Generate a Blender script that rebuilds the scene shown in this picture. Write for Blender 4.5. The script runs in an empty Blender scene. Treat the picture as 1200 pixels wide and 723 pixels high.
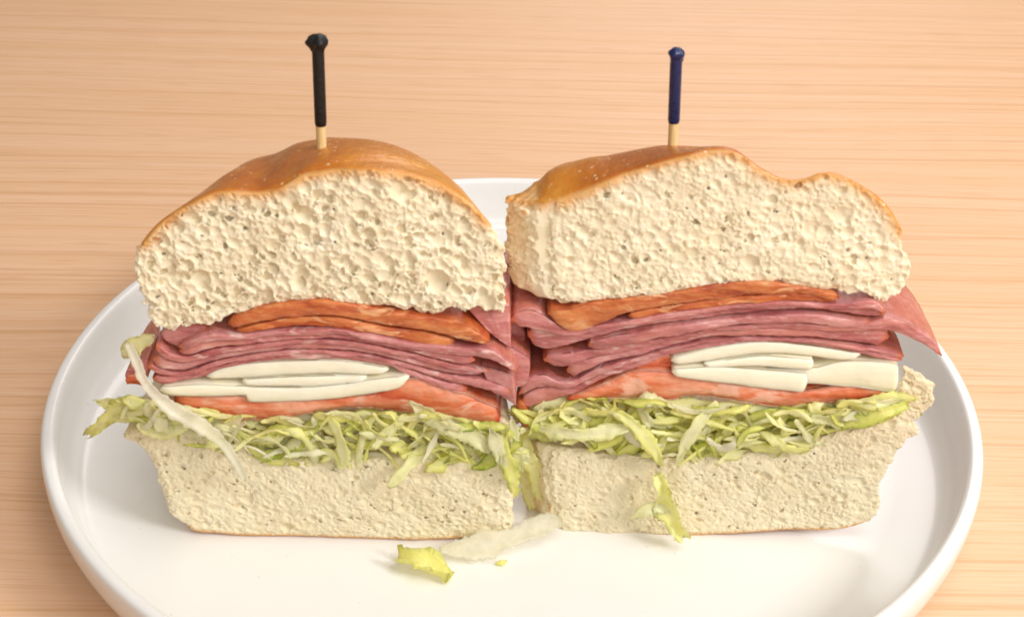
import bpy, math, random
import numpy as np
from mathutils import Matrix, Vector
random.seed(7)
rng = np.random.default_rng(11)
S = bpy.context.scene
C = S.collection

# ---------------------------------------------------------------- camera
R = 0.14                       # plate radius (m)
ZR = 0.025                     # height of the plate's rim over the table
ZF = 0.0055                    # height of the plate's floor
PITCH, DIST, OX, OY, ROLL = math.radians(31.2), 3.612*R, -0.0067*R, 0.301*R, math.radians(1.35)
FPX = 1800.0
fw = np.array([0, math.cos(PITCH), -math.sin(PITCH)])
up0 = np.array([0, math.sin(PITCH), math.cos(PITCH)])
rt0 = np.array([1.0, 0, 0])
rt = math.cos(ROLL)*rt0 + math.sin(ROLL)*up0
up = -math.sin(ROLL)*rt0 + math.cos(ROLL)*up0
CAM = np.array([OX, OY, ZR]) - fw*DIST
cd = bpy.data.cameras.new('camera'); cam = bpy.data.objects.new('camera', cd); C.objects.link(cam)
cd.sensor_width = 36; cd.lens = 36*FPX/1200; cd.clip_start = 0.01; cd.clip_end = 20
cam.matrix_world = Matrix(((rt[0], up[0], -fw[0], CAM[0]), (rt[1], up[1], -fw[1], CAM[1]), (rt[2], up[2], -fw[2], CAM[2]), (0, 0, 0, 1)))
cd.dof.use_dof = True; cd.dof.focus_distance = 0.50; cd.dof.aperture_fstop = 30
S.camera = cam

def W(u, v, y):
    """photo pixel -> point on the vertical plane at depth y"""
    d = fw + rt*(u-600)/FPX - up*(v-361.5)/FPX
    t = (y-CAM[1])/d[1]
    return CAM + d*t
def Wz(u, v, z):
    d = fw + rt*(u-600)/FPX - up*(v-361.5)/FPX
    return CAM + d*(z-CAM[2])/d[2]

# ---------------------------------------------------------------- light
w = bpy.data.worlds.new('World'); S.world = w; w.use_nodes = True
w.node_tree.nodes['Background'].inputs[0].default_value = (1.0, 0.89, 0.77, 1)
w.node_tree.nodes['Background'].inputs[1].default_value = 0.34
def area(name, loc, target, size, power, col=(1, 1, 1), sy=None):
    l = bpy.data.lights.new(name, 'AREA'); l.shape = 'RECTANGLE'; l.size = size; l.size_y = sy or size
    l.energy = power; l.color = col
    o = bpy.data.objects.new(name, l); C.objects.link(o); o.location = loc
    o.rotation_euler = (Vector(target)-Vector(loc)).to_track_quat('-Z', 'Y').to_euler()
area('key_softbox', (0.95, -0.62, 0.78), (0, 0, 0.05), 0.36, 11.4, (1, 0.98, 0.96))
area('fill_softbox', (0.22, -0.92, 0.70), (0, 0, 0.05), 0.6, 4.2, (1, 0.98, 0.96))
area('overhead_softbox', (0.30, -0.22, 1.05), (0, 0.05, 0.0), 0.6, 5.0, (1, 0.985, 0.97))
area('back_softbox', (0.25, 0.95, 0.85), (-0.1, 0.25, 0.0), 0.6, 4.2, (1, 0.96, 0.94))
S.view_settings.view_transform = 'Standard'; S.view_settings.look = 'None'
S.view_settings.exposure = -0.08; S.view_settings.gamma = 1.0; S.view_settings.use_curve_mapping = False
S.cycles.use_denoising = True
S.cycles.max_bounces = 10; S.cycles.diffuse_bounces = 8

# ---------------------------------------------------------------- mesh and node helpers
def mesh_np(name, V, F, mat=None, parent=None, smooth=True, attrs=None, base=(0, 0, 0)):
    """F: (n,4) or (n,3) array, or list of arrays"""
    V = np.asarray(V, np.float32) - np.asarray(base, np.float32)
    Fs = F if isinstance(F, list) else [F]
    Fs = [np.asarray(f, np.int32) for f in Fs if len(f)]
    me = bpy.data.meshes.new(name)
    nl = sum(f.size for f in Fs); nf = sum(len(f) for f in Fs)
    me.vertices.add(len(V)); me.vertices.foreach_set('co', V.ravel())
    me.loops.add(nl); me.polygons.add(nf)
    me.loops.foreach_set('vertex_index', np.concatenate([f.ravel() for f in Fs]))
    tot = np.concatenate([np.full(len(f), f.shape[1], np.int32) for f in Fs])
    me.polygons.foreach_set('loop_start', np.concatenate([[0], np.cumsum(tot)[:-1]]).astype(np.int32))
    if smooth: me.polygons.foreach_set('use_smooth', np.ones(nf, bool))
    me.update(calc_edges=True)
    for k, a in (attrs or {}).items():
        at = me.attributes.new(k, 'FLOAT', 'POINT'); at.data.foreach_set('value', np.asarray(a, np.float32))
    if mat: me.materials.append(mat)
    o = bpy.data.objects.new(name, me); C.objects.link(o)
    if parent: o.parent = parent
    elif any(base): o.location = tuple(float(b) for b in base)
    return o
def thing(name, label, cat, loc=(0, 0, 0), group=None):
    o = bpy.data.objects.new(name, None); C.objects.link(o); o.location = tuple(float(c) for c in loc)
    o.empty_display_size = .01
    return tag(o, label, cat, group)
def tag(o, label=None, cat=None, group=None, kind=None):
    for k, v_ in (('label', label), ('category', cat), ('group', group), ('kind', kind)):
        if v_: o[k] = v_
    return o

class NT:
    def __init__(s, name):
        s.m = bpy.data.materials.new(name); s.m.use_nodes = True; s.t = s.m.node_tree
        s.b = s.t.nodes['Principled BSDF']; s.out = s.t.nodes['Material Output']
        s.co = s.t.nodes.new('ShaderNodeTexCoord').outputs['Object']
    def n(s, typ, **kw):
        x = s.t.nodes.new(typ)
        for k, v_ in kw.items(): setattr(x, k, v_)
        return x
    def set(s, node, name, val):
        i = node.inputs[name]
        if hasattr(val, 'is_linked'): s.t.links.new(val, i)
        else: i.default_value = val
    def map(s, scale=(1, 1, 1), rot=(0, 0, 0), vec=None):
        m = s.n('ShaderNodeMapping'); s.set(m, 'Vector', vec or s.co); s.set(m, 'Scale', scale); s.set(m, 'Rotation', rot)
        return m.outputs[0]
    def noise(s, scale, detail=3, rough=.5, vec=None, dist=0):
        x = s.n('ShaderNodeTexNoise'); s.set(x, 'Vector', vec or s.co); s.set(x, 'Scale', scale)
        s.set(x, 'Detail', detail); s.set(x, 'Roughness', rough); s.set(x, 'Distortion', dist)
        return x.outputs['Fac']
    def ramp(s, fac, pts, interp='LINEAR'):
        r = s.n('ShaderNodeValToRGB'); s.set(r, 'Fac', fac); e = r.color_ramp; e.interpolation = interp
        while len(e.elements) < len(pts): e.elements.new(0.5)
        for el, (p, c) in zip(e.elements, pts):
            el.position = p; el.color = (*c, 1) if not isinstance(c, (int, float)) else (c, c, c, 1)
        return r.outputs[0]
    def mix(s, fac, a, b, mode='MIX'):
        m = s.n('ShaderNodeMix', data_type='RGBA', blend_type=mode)
        for i, v_ in ((0, fac), (6, a), (7, b)):
            if hasattr(v_, 'is_linked'): s.t.links.new(v_, m.inputs[i])
            else: m.inputs[i].default_value = v_ if i == 0 else (*v_, 1)
        return m.outputs[2]
    def math(s, op, a, b=0.0, clamp=False):
        m = s.n('ShaderNodeMath', operation=op, use_clamp=clamp)
        for i, v_ in ((0, a), (1, b)):
            if hasattr(v_, 'is_linked'): s.t.links.new(v_, m.inputs[i])
            else: m.inputs[i].default_value = v_
        return m.outputs[0]
    def attr(s, name):
        a = s.n('ShaderNodeAttribute', attribute_name=name); return a.outputs['Fac']
    def bump(s, h, strength, dist):
        b = s.n('ShaderNodeBump'); s.set(b, 'Height', h); s.set(b, 'Strength', strength); s.set(b, 'Distance', dist)
        s.t.links.new(b.outputs[0], s.b.inputs['Normal'])
    def bsdf(s, **kw):
        for k, v_ in kw.items():
            k = k.replace('_', ' ')
            if k == 'Base Color' and isinstance(v_, tuple): v_ = (*v_, 1)
            s.set(s.b, k, v_)
        return s.m

# ---------------------------------------------------------------- materials
def mat_wood():
    n = NT('pale_wood')
    co = n.map((1, 1, 1), (0, 0, -ROLL*0.2))
    warp = n.noise(3.0, 2, .5, n.map((.6, 2, 1), vec=co))
    v = n.n('ShaderNodeVectorMath', operation='ADD'); n.t.links.new(co, v.inputs[0])
    cx = n.n('ShaderNodeCombineXYZ'); n.t.links.new(n.math('MULTIPLY', warp, 0.03), cx.inputs[1]); n.t.links.new(cx.outputs[0], v.inputs[1])
    vv = v.outputs[0]
    a = n.noise(1, 3, .6, n.map((2.4, 240, 1), vec=vv))
    b = n.noise(1, 2, .6, n.map((5, 800, 1), vec=vv))
    c = n.noise(1, 2, .5, n.map((1.3, 90, 1), vec=vv))
    d = n.noise(1, 2, .6, n.map((60, 1500, 1), vec=vv))
    f = n.math('ADD', n.math('MULTIPLY', a, .36), n.math('MULTIPLY', b, .32))
    f = n.math('ADD', f, n.math('MULTIPLY', c, .18)); f = n.math('ADD', f, n.math('MULTIPLY', d, .14))
    col = n.ramp(f, [(.30, (.64, .36, .185)), (.43, (.735, .45, .26)), (.53, (.765, .485, .305)), (.66, (.79, .525, .345))])
    line = n.ramp(n.noise(1, 1, .5, n.map((2.4, 420, 1), vec=vv)), [(.60, 0.0), (.66, 1.0)])
    col = n.mix(n.math('MULTIPLY', line, .38), col, (.58, .30, .14))
    dash = n.ramp(n.noise(1, 1, .5, n.map((34, 1100, 1), vec=vv)), [(.58, 0.0), (.68, 1.0)])
    col = n.mix(n.math('MULTIPLY', dash, .30), col, (.52, .26, .12))
    n.bump(f, .25, .0006)
    return n.bsdf(Base_Color=col, Roughness=.45, Specular_IOR_Level=.3)
def mat_plate():
    n = NT('white_ceramic')
    f = n.noise(60, 3); n.bump(n.noise(25, 2), .04, .002)
    sp = n.ramp(n.noise(420, 1), [(.78, 0.0), (.80, 1.0)])
    col = n.mix(f, (.80, .79, .775), (.83, .82, .80)); col = n.mix(n.math('MULTIPLY', sp, .3), col, (.5, .45, .4))
    return n.bsdf(Base_Color=col, Roughness=.22, Specular_IOR_Level=.5)
def mat_crumb(name, c1, c2):
    n = NT(name); bk = n.attr('bake_shade')
    f = n.noise(90, 4, .6); col = n.mix(n.ramp(f, [(.35, 0.0), (.65, 1.0)]), c1, c2)
    fine = n.noise(1400, 2, .6)
    g = n.ramp(n.math('ADD', bk, n.math('MULTIPLY', n.math('SUBTRACT', n.noise(350, 2), .5), .5)), [(.12, 0.0), (.5, .35), (.78, .85), (.95, 1.0)])
    col = n.mix(g, col, (.70, .36, .11))
    n.bump(fine, .35, .0003)
    return n.bsdf(Base_Color=col, Roughness=.8, Specular_IOR_Level=.12, Subsurface_Weight=.38,
                  Subsurface_Radius=(1.0, .85, .6), Subsurface_Scale=.0008)
def mat_crust():
    n = NT('bread_crust'); bk = n.attr('bake_shade'); ts = n.attr('toast')
    f = n.noise(38, 5, .62, None, .8); g = n.noise(240, 3, .6)
    v = n.math('ADD', ts, n.math('MULTIPLY', n.math('SUBTRACT', f, .5), .95))
    v = n.math('ADD', v, n.math('MULTIPLY', n.math('SUBTRACT', g, .5), .25))
    col = n.ramp(v, [(.02, (.70, .40, .11)), (.25, (.64, .28, .035)), (.5, (.54, .19, .020)), (.75, (.42, .115, .012)), (1.0, (.28, .065, .008))])
    bb = n.ramp(bk, [(.84, 0.0), (.96, 1.0)])
    col = n.mix(bb, (.66, .36, .12), col)
    vor = n.n('ShaderNodeTexVoronoi'); n.set(vor, 'Scale', 420.0); n.set(vor, 'Vector', n.co)
    sp = n.math('MULTIPLY', n.ramp(vor.outputs['Distance'], [(.13, 1.0), (.24, 0.0)]), n.ramp(n.noise(130, 2), [(.46, 0.0), (.56, 1.0)]))
    col = n.mix(n.math('MULTIPLY', sp, .62), col, (.80, .55, .27))
    h = n.math('ADD', n.math('MULTIPLY', n.noise(1, 3, .6, n.map((180, 520, 520)), .6), .9), n.math('MULTIPLY', n.noise(500, 4, .6), .4)); h = n.math('ADD', h, n.math('MULTIPLY', n.noise(120, 2), .6)); h = n.math('ADD', h, n.math('MULTIPLY', sp, .4))
    n.bump(h, .55, .0008)
    return n.bsdf(Base_Color=col, Roughness=n.ramp(g, [(.3, .20), (.7, .36)]), Specular_IOR_Level=.5, Subsurface_Weight=.15,
                  Subsurface_Radius=(1, .5, .2), Subsurface_Scale=.0012)
def mat_meat(name, cols, fat, fatamt, edge, scale=1.0, rough=.38):
    n = NT(name); oi = n.n('ShaderNodeObjectInfo').outputs['Random']
    off = n.n('ShaderNodeVectorMath', operation='ADD'); n.t.links.new(n.co, off.inputs[0])
    cx = n.n('ShaderNodeCombineXYZ')
    for i in range(3): n.t.links.new(oi, cx.inputs[i])
    n.t.links.new(cx.outputs[0], off.inputs[1]); v = off.outputs[0]
    f = n.noise(1, 4, .62, n.map((60*scale, 110*scale, 300*scale), vec=v), .6)
    col = n.ramp(f, [(.3, cols[0]), (.5, cols[1]), (.68, cols[2])])
    ft = n.ramp(n.noise(1, 3, .55, n.map((75*scale, 120, 260*scale), vec=v), .9), [(.60-fatamt, 0.0), (.66-fatamt, 1.0)])
    col = n.mix(n.math('MULTIPLY', ft, .8), col, fat)
    st = n.ramp(n.noise(1, 3, .6, n.map((260, 200, 900), vec=v)), [(.56, 0.0), (.66, 1.0)])
    col = n.mix(n.math('MULTIPLY', st, .28), col, fat)
    e = n.attr('edge')
    og = n.ramp(n.noise(1, 2, .5, n.map((45, 60, 160), vec=v)), [(.54, 0.0), (.68, .55)])
    col = n.mix(og, col, tuple(.5*a+.5*b for a, b in zip(edge, cols[2])))
    col = n.mix(n.math('MULTIPLY', e, .85), col, edge)
    tint = n.ramp(oi, [(0, (.93, .9, .9)), (1, (1.06, 1.0, 1.0))])
    col = n.mix(1.0, col, tint, 'MULTIPLY')
    n.bump(n.noise(1, 4, .65, n.map((500, 500, 1100), vec=v)), .5, .0006)
    return n.bsdf(Base_Color=col, Roughness=rough, Specular_IOR_Level=.5, Subsurface_Weight=.35,
                  Subsurface_Radius=(1, .35, .25), Subsurface_Scale=.0014)
def mat_cheese():
    n = NT('white_cheese')
    f = n.noise(120, 3); col = n.mix(f, (.87, .82, .63), (.90, .86, .70))
    n.bump(n.noise(1, 3, .6, n.map((220, 220, 800))), .25, .0005)
    return n.bsdf(Base_Color=col, Roughness=.38, Specular_IOR_Level=.45, Subsurface_Weight=.6,
                  Subsurface_Radius=(1, .8, .5), Subsurface_Scale=.0022)
def mat_lettuce(name, white, clear=0.0):
    n = NT(name); oi = n.n('ShaderNodeObjectInfo').outputs['Random']; e = n.attr('leaf')
    f = n.noise(130, 3)
    v = n.math('ADD', n.math('MULTIPLY', oi, .62), n.math('MULTIPLY', e, .35)); v = n.math('ADD', v, n.math('MULTIPLY', n.math('SUBTRACT', f, .5), .5))
    if clear: col = n.ramp(v, [(.2, (.95, .93, .86)), (.8, (.93, .91, .74))])
    elif white: col = n.ramp(v, [(.2, (.94, .91, .74)), (.8, (.88, .87, .52))])
    else: col = n.ramp(v, [(.05, (.96, .95, .72)), (.36, (.96, .95, .56)), (.66, (.94, .92, .36)), (.88, (.72, .77, .17)), (1.0, (.38, .50, .08))])
    veins = n.noise(1, 3, .6, n.map((260, 260, 260)), 1.5)
    n.bump(veins, .5, .0008)
    n.bsdf(Base_Color=col, Roughness=.27, Specular_IOR_Level=.5)
    tr = n.n('ShaderNodeBsdfTranslucent'); n.t.links.new(col, tr.inputs[0])
    mx = n.n('ShaderNodeMixShader'); mx.inputs[0].default_value = .5
    n.t.links.new(n.b.outputs[0], mx.inputs[1]); n.t.links.new(tr.outputs[0], mx.inputs[2]); n.t.links.new(mx.outputs[0], n.out.inputs[0])
    if clear:
        tp = n.n('ShaderNodeBsdfTransparent'); tp.inputs[0].default_value = (.97, .96, .9, 1)
        m2 = n.n('ShaderNodeMixShader'); n.t.links.new(n.ramp(n.noise(160, 3), [(.3, clear*.5), (.7, clear*1.3)]), m2.inputs[0])
        n.t.links.new(mx.outputs[0], m2.inputs[1]); n.t.links.new(tp.outputs[0], m2.inputs[2]); n.t.links.new(m2.outputs[0], n.out.inputs[0])
    return n.m
def mat_simple(name, col, rough=.5, bump=None, **kw):
    n = NT(name)
    if bump: n.bump(n.noise(bump[0], 3), bump[1], bump[2])
    c = n.mix(n.noise(300, 2), tuple(x*.85 for x in col), tuple(min(1, x*1.1) for x in col))
    return n.bsdf(Base_Color=c, Roughness=rough, **kw)
def mat_stick():
    n = NT('toothpick_wood'); f = n.noise(1, 3, .6, n.map((1500, 1500, 120)))
    return n.bsdf(Base_Color=n.ramp(f, [(.3, (.72, .50, .20)), (.7, (.84, .67, .36))]), Roughness=.5)

M_wood, M_plate, M_crust, M_cheese, M_stick = mat_wood(), mat_plate(), mat_crust(), mat_cheese(), mat_stick()
M_crumb = mat_crumb('soft_crumb', (.78, .69, .49), (.84, .77, .59))
M_crumb2 = mat_crumb('dense_crumb', (.74, .635, .425), (.80, .715, .515))
M_ham = mat_meat('pink_ham', [(.37, .10, .10), (.55, .215, .205), (.67, .35, .33)], (.80, .58, .52), -.02, (.58, .16, .06), 1.0, .27)
M_cap = mat_meat('orange_pork', [(.30, .035, .012), (.56, .155, .045), (.70, .30, .10)], (.82, .48, .24), 0.0, (.50, .10, .02), 1.3, .33)
M_tom = mat_meat('tomato_flesh', [(.52, .07, .02), (.70, .22, .10), (.82, .46, .30)], (.80, .50, .36), .03, (.50, .06, .015), .6, .14)
M_let, M_rib, M_clear = mat_lettuce('lettuce_leaf', False), mat_lettuce('lettuce_rib', True), mat_lettuce('watery_rib', True, .42)

# ---------------------------------------------------------------- tabletop and plate
def tabletop():
    x0, x1, y0, y1, t = -2.2, 2.2, -1.2, 3.2, .03
    V = [(x0, y0, 0), (x1, y0, 0), (x1, y1, 0), (x0, y1, 0), (x0, y0, -t), (x1, y0, -t), (x1, y1, -t), (x0, y1, -t)]
    F = [(0, 1, 2, 3), (7, 6, 5, 4), (0, 4, 5, 1), (1, 5, 6, 2), (2, 6, 7, 3), (3, 7, 4, 0)]
    tag(mesh_np('table', V, np.array(F), M_wood, smooth=False), 'pale wooden table top with fine horizontal grain under the plate', kind='structure')
tabletop()
def lathe(prof, n=192):
    prof = np.array(prof); th = np.linspace(0, 2*np.pi, n, endpoint=False); k = len(prof)
    V = np.stack([prof[None, :, 0]*np.cos(th)[:, None], prof[None, :, 0]*np.sin(th)[:, None], np.broadcast_to(prof[None, :, 1], (n, k))], -1).reshape(-1, 3)
    i = np.arange(n)[:, None]; j = np.arange(k-1)[None, :]
    a = i*k+j; b = ((i+1) % n)*k+j
    return V, np.stack([a, b, b+1, a+1], -1).reshape(-1, 4)
def smooth_profile(P, it=3):
    P = [np.array(p, float) for p in P]
    for _ in range(it):
        Q = [P[0]]
        for a, b in zip(P[:-1], P[1:]): Q += [a*.75+b*.25, a*.25+b*.75]
        Q.append(P[-1]); P = Q
    return P
ro = R
prof = [(0.0003, ZF), (.06, ZF), (.100, ZF), (ro-.0125, ZF), (ro-.0070, ZF+.0035), (ro-.0050, ZF+.011), (ro-.0046, ZR-.0022), (ro-.0040, ZR+.0002),
        (ro-.0008, ZR+.0002), (ro, ZR-.0025), (ro-.0010, ZR-.010), (ro-.0055, .0065), (ro-.016, .0018), (ro-.028, .0012), (ro-.030, .0001), (ro-.034, .0001), (ro-.036, .002), (.0003, .002)]
V, F = lathe(smooth_profile(prof))
plate = mesh_np('plate', V, F[:, ::-1], M_plate)
tag(plate, 'large round white ceramic plate with upright rim carrying the sandwich', 'plate')

# ---------------------------------------------------------------- noise on grids, surface nets
def interp_axis(G, c, ax):
    i = np.floor(c).astype(int); t = (c-i).astype(np.float32); t = t*t*(3-2*t)
    sh = [1]*G.ndim; sh[ax] = len(c); t = t.reshape(sh)
    return np.take(G, i, ax)*(1-t)+np.take(G, i+1, ax)*t
def gnoise(r, axes, cell):
    """value noise in -1..1 on the grid spanned by axes"""
    cs = [(a-a[0])/cell for a in axes]
    G = r.uniform(-1, 1, [int(c[-1])+3 for c in cs]).astype(np.float32)
    for k in sorted(range(len(axes)), key=lambda k: len(axes[k])): G = interp_axis(G, cs[k], k)
    return G
def surface_nets(Fd, xs, ys, zs):
    ins = Fd < 0
    nx, ny, nz = Fd.shape
    cnt = np.zeros((nx-1, ny-1, nz-1), np.int8)
    for a in (0, 1):
        for b in (0, 1):
            for c in (0, 1): cnt += ins[a:nx-1+a, b:ny-1+b, c:nz-1+c]
    act = (cnt > 0) & (cnt < 8)
    ci = np.argwhere(act); n = len(ci)
    idx = np.full(act.shape, -1, np.int32); idx[act] = np.arange(n, dtype=np.int32)
    P = np.zeros((n, 3)); K = np.zeros(n)
    cor = {}
    for a in (0, 1):
        for b in (0, 1):
            for c in (0, 1): cor[a, b, c] = Fd[ci[:, 0]+a, ci[:, 1]+b, ci[:, 2]+c].astype(np.float64)
    for ax in range(3):
        for o in ((0, 0), (0, 1), (1, 0), (1, 1)):
            p0 = list(o); p0.insert(ax, 0); p1 = list(o); p1.insert(ax, 1)
            f0, f1 = cor[tuple(p0)], cor[tuple(p1)]
            m = (f0 < 0) != (f1 < 0)
            t = np.where(m, f0/np.where(m, f0-f1, 1), 0)
            q = np.array(p0, float)[None, :]+np.zeros((n, 1)); q[:, ax] = t
            P[m] += q[m]; K[m] += 1
    P = P/K[:, None]+ci
    quads = []
    for ax in range(3):
        u_, v_ = (ax+1) % 3, (ax+2) % 3
        sl0 = [slice(None)]*3; sl1 = [slice(None)]*3
        sl0[ax] = slice(0, -1); sl1[ax] = slice(1, None)
        sl0[u_] = sl1[u_] = slice(1, -1); sl0[v_] = sl1[v_] = slice(1, -1)
        A, B = ins[tuple(sl0)], ins[tuple(sl1)]
        e = np.argwhere(A != B); s = A[tuple(e.T)]
        e[:, u_] += 1; e[:, v_] += 1
        def cell(du, dv):
            q = e.copy(); q[:, u_] -= du; q[:, v_] -= dv
            return idx[q[:, 0], q[:, 1], q[:, 2]]
        Q = np.stack([cell(0, 0), cell(1, 0), cell(1, 1), cell(0, 1)], 1)
        Q[~s] = Q[~s][:, ::-1]
        quads.append(Q)
    Q = np.concatenate(quads)
    X = np.stack([np.interp(P[:, 0], np.arange(nx), xs), np.interp(P[:, 1], np.arange(ny), ys), np.interp(P[:, 2], np.arange(nz), zs)], 1)
    # drop small loose islands
    lab = np.arange(n)
    E = np.concatenate([Q[:, [0, 1]], Q[:, [1, 2]], Q[:, [2, 3]], Q[:, [3, 0]]])
    for _ in range(60):
        a, b = lab[E[:, 0]], lab[E[:, 1]]; m = np.minimum(a, b)
        new = lab.copy(); np.minimum.at(new, a, m); np.minimum.at(new, b, m)
        new = new[new]
        if (new == lab).all(): break
        lab = new
    for _ in range(20): lab = lab[lab]
    c = np.bincount(lab, minlength=n)
    keep = c[lab] > 600
    Q = Q[keep[Q[:, 0]]]
    return X, P, Q
def tri_sample(A, P):
    i = np.minimum(np.floor(P).astype(int), np.array(A.shape)-2); t = P-i; r = 0
    for a in (0, 1):
        for b in (0, 1):
            for c in (0, 1):
                wgt = (t[:, 0] if a else 1-t[:, 0])*(t[:, 1] if b else 1-t[:, 1])*(t[:, 2] if c else 1-t[:, 2])
                r = r+wgt*A[i[:, 0]+a, i[:, 1]+b, i[:, 2]+c]
    return r
def seg_dist(X, Z, pts, closed):
    n = len(pts); d2 = np.full(X.shape, 1e9); ins = np.zeros(X.shape, bool)
    for k in range(n if closed else n-1):
        ax, az = pts[k]; bx, bz = pts[(k+1) % n]
        ex, ez = bx-ax, bz-az
        t = np.clip(((X-ax)*ex+(Z-az)*ez)/(ex*ex+ez*ez+1e-18), 0, 1)
        d2 = np.minimum(d2, (X-ax-t*ex)**2+(Z-az-t*ez)**2)
        if closed:
            c = ((az > Z) != (bz > Z)) & (X < ex*(Z-az)/(ez+1e-18)+ax)
            ins ^= c
    d = np.sqrt(d2)
    return np.where(ins, -d, d) if closed else d
def catmull(P, m=4, closed=False):
    P = np.array(P, float); n = len(P); out = []
    for k in range(n if closed else n-1):
        if closed: a, b, c, d = P[(k-1) % n], P[k], P[(k+1) % n], P[(k+2) % n]
        else: a, b, c, d = P[max(k-1, 0)], P[k], P[k+1], P[min(k+2, n-1)]
        for j in range(m):
            t = j/m
            out.append(.5*((2*b)+(c-a)*t+(2*a-5*b+4*c-d)*t*t+(3*b-a-3*c+d)*t**3))
    if not closed: out.append(P[-1])
    return np.array(out)

# ---------------------------------------------------------------- bread
MM = .001
def bread(name, parent, base, y0, crustline, rest, pore, seed, top=True, Ydep=52*MM, aprof=None, hprof=None,
          bulgeL=0.0, bulgeR=0.0, squash=1.0, mat=None, label=None, toastprof=None, crust_t=5.0*MM, groove=None, lean=0.0, deep=1800, depf=.66):
    """Half of a cut roll: traced cut face extruded back as a rounded roll, its crumb carved with open pores.
       crustline/rest: outline in photo pixels, crustline left to right, rest going back right to left."""
    r = np.random.default_rng(seed)
    cl = np.array([W(u, v, y0)[[0, 2]] for u, v in catmull(crustline)])
    rs = np.array([W(u, v, y0)[[0, 2]] for u, v in catmull(rest)])
    poly = np.concatenate([cl, rs])
    h = .25*MM
    pad = 2.2*MM
    xs = np.arange(poly[:, 0].min()-pad-max(bulgeL, 0), poly[:, 0].max()+pad+max(bulgeR, 0), h)
    zs = np.arange(poly[:, 1].min()-pad, poly[:, 1].max()+pad+(3*MM if top else 0), h)
    fine = np.arange(-2.2*MM, 6.2*MM, .30*MM)
    coarse = [fine[-1]]; st = .4*MM
    while coarse[-1] < Ydep+2*MM: coarse.append(coarse[-1]+st); st = min(st*1.06, 1.3*MM)
    ys = np.concatenate([fine, coarse[1:]])
    X, Z = np.meshgrid(xs, zs, indexing='ij')
    D = seg_dist(X, Z, poly, True)
    # ragged outline away from the crust
    dc = seg_dist(X, Z, cl, False)
    rag = gnoise(r, (xs, zs), 2.6*MM)*.55*MM+gnoise(r, (xs, zs), 1.1*MM)*.35*MM
    dr = seg_dist(X, Z, np.r_[cl[-1:], rs, cl[:1]], False)
    off = np.clip((dc-dr)/(1.5*MM), 0, 1)
    D = D+rag*off
    dtop = np.where(D < 0, dc, -dc)
    xc = (xs[0]+xs[-1])/2
    zth = np.where(X < xc, cl[0, 1], cl[-1, 1]); offs = off*np.clip((zth-Z)/(5*MM), 0, 1)
    half = (poly[:, 0].max()-poly[:, 0].min())/2
    xl, xr = poly[:, 0].min(), poly[:, 0].max()
    a_x = np.interp(xs, *(np.array(aprof).T if aprof is not None else ([0, 1], [0, 0])))if aprof is not None else np.zeros_like(xs)
    kx = np.hanning(45); kx /= kx.sum(); a_x = np.convolve(np.pad(a_x, 22, 'edge'), kx, 'valid')
    hh = np.interp(xs, *np.array(hprof).T) if hprof is not None else np.full_like(xs, 40*MM if top else 6*MM)
    B = np.empty((len(xs), len(ys), len(zs)), np.float32); T = np.empty_like(B)
    wl = np.clip(1-(xs-xl)/(22*MM), 0, 1)**1.2; wr = np.clip(1-(xr-xs)/(22*MM), 0, 1)**1.2
    for j, y in enumerate(ys):
        q = max(y, 0)
        s = min(q/(Ydep*1.0), .999)
        shrink = 1-math.sqrt(1-s**2.6)
        bL = bulgeL*math.sin(min(q/(16*MM), 1)*math.pi/2)-shrink*26*MM
        bR = bulgeR*math.sin(min(q/(16*MM), 1)*math.pi/2)-shrink*26*MM
        xw = xs+bL*np.maximum(wl, np.clip(-(xs-xc)/half, 0, 1)*.5)-bR*np.maximum(wr, np.clip((xs-xc)/half, 0, 1)*.5)
        c = np.clip((xw-xs[0])/h, 0, len(xs)-1.001); i = c.astype(int); t = (c-i)[:, None]
        d = D[i]*(1-t)+D[i+1]*t; tp = dtop[i]*(1-t)+dtop[i+1]*t
        e = (a_x*q+hh*(1-math.sqrt(1-s*s)))[:, None]
        if top:
            wz = 1.0
        else:
            e = e*np.ones_like(d)
        if bulgeL > 0 and top: e = e*(1-.9*offs*(X < xc)*max(0.0, 1-q/(20*MM)))
        if groove is not None: e = e+groove(X, q)
        B[:, j, :] = d+e; T[:, j, :] = tp-e
    fy = gnoise(r, (xs, zs), 16*MM)*.9*MM+gnoise(r, (xs, zs), 5*MM)*.35*MM
    fy = fy+np.clip(1+D/(2.0*MM), 0, 1)**2*1.1*MM+lean*(Z-Z.mean())
    yy = ys[None, :, None]
    B += gnoise(r, (xs, ys, zs), 2.3*MM)*.5*MM*off[:, None, :]+gnoise(r, (xs, ys, zs), 8*MM)*.35*MM
    if bulgeL > 0: B += (gnoise(r, (xs, ys, zs), 4.5*MM)*1.3*MM+gnoise(r, (xs, ys, zs), 1.7*MM)*.7*MM)*(np.clip((ys-1*MM)/(3*MM), 0, 1)[None, :, None]*np.clip((xl+1.5*MM-xs)/(4*MM), 0, 1)[:, None, None]*off[:, None, :])
    body = np.maximum(B, fy[:, None, :]-yy); body = np.maximum(body, yy-Ydep)
    # pores
    small, med, big, nbig = pore
    Fd = body.copy()
    amp = .22*MM
    wx, wy, wz_ = [gnoise(r, (xs, ys, zs), 1.7*MM)*amp for _ in range(3)]
    cls = [(big, nbig), (med*1.5, 600), (med, 2200), (med*.72, 9000), (small, 24000), (small*.72, 24000)]
    cell = 2*big; G = {}; pores = []
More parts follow.
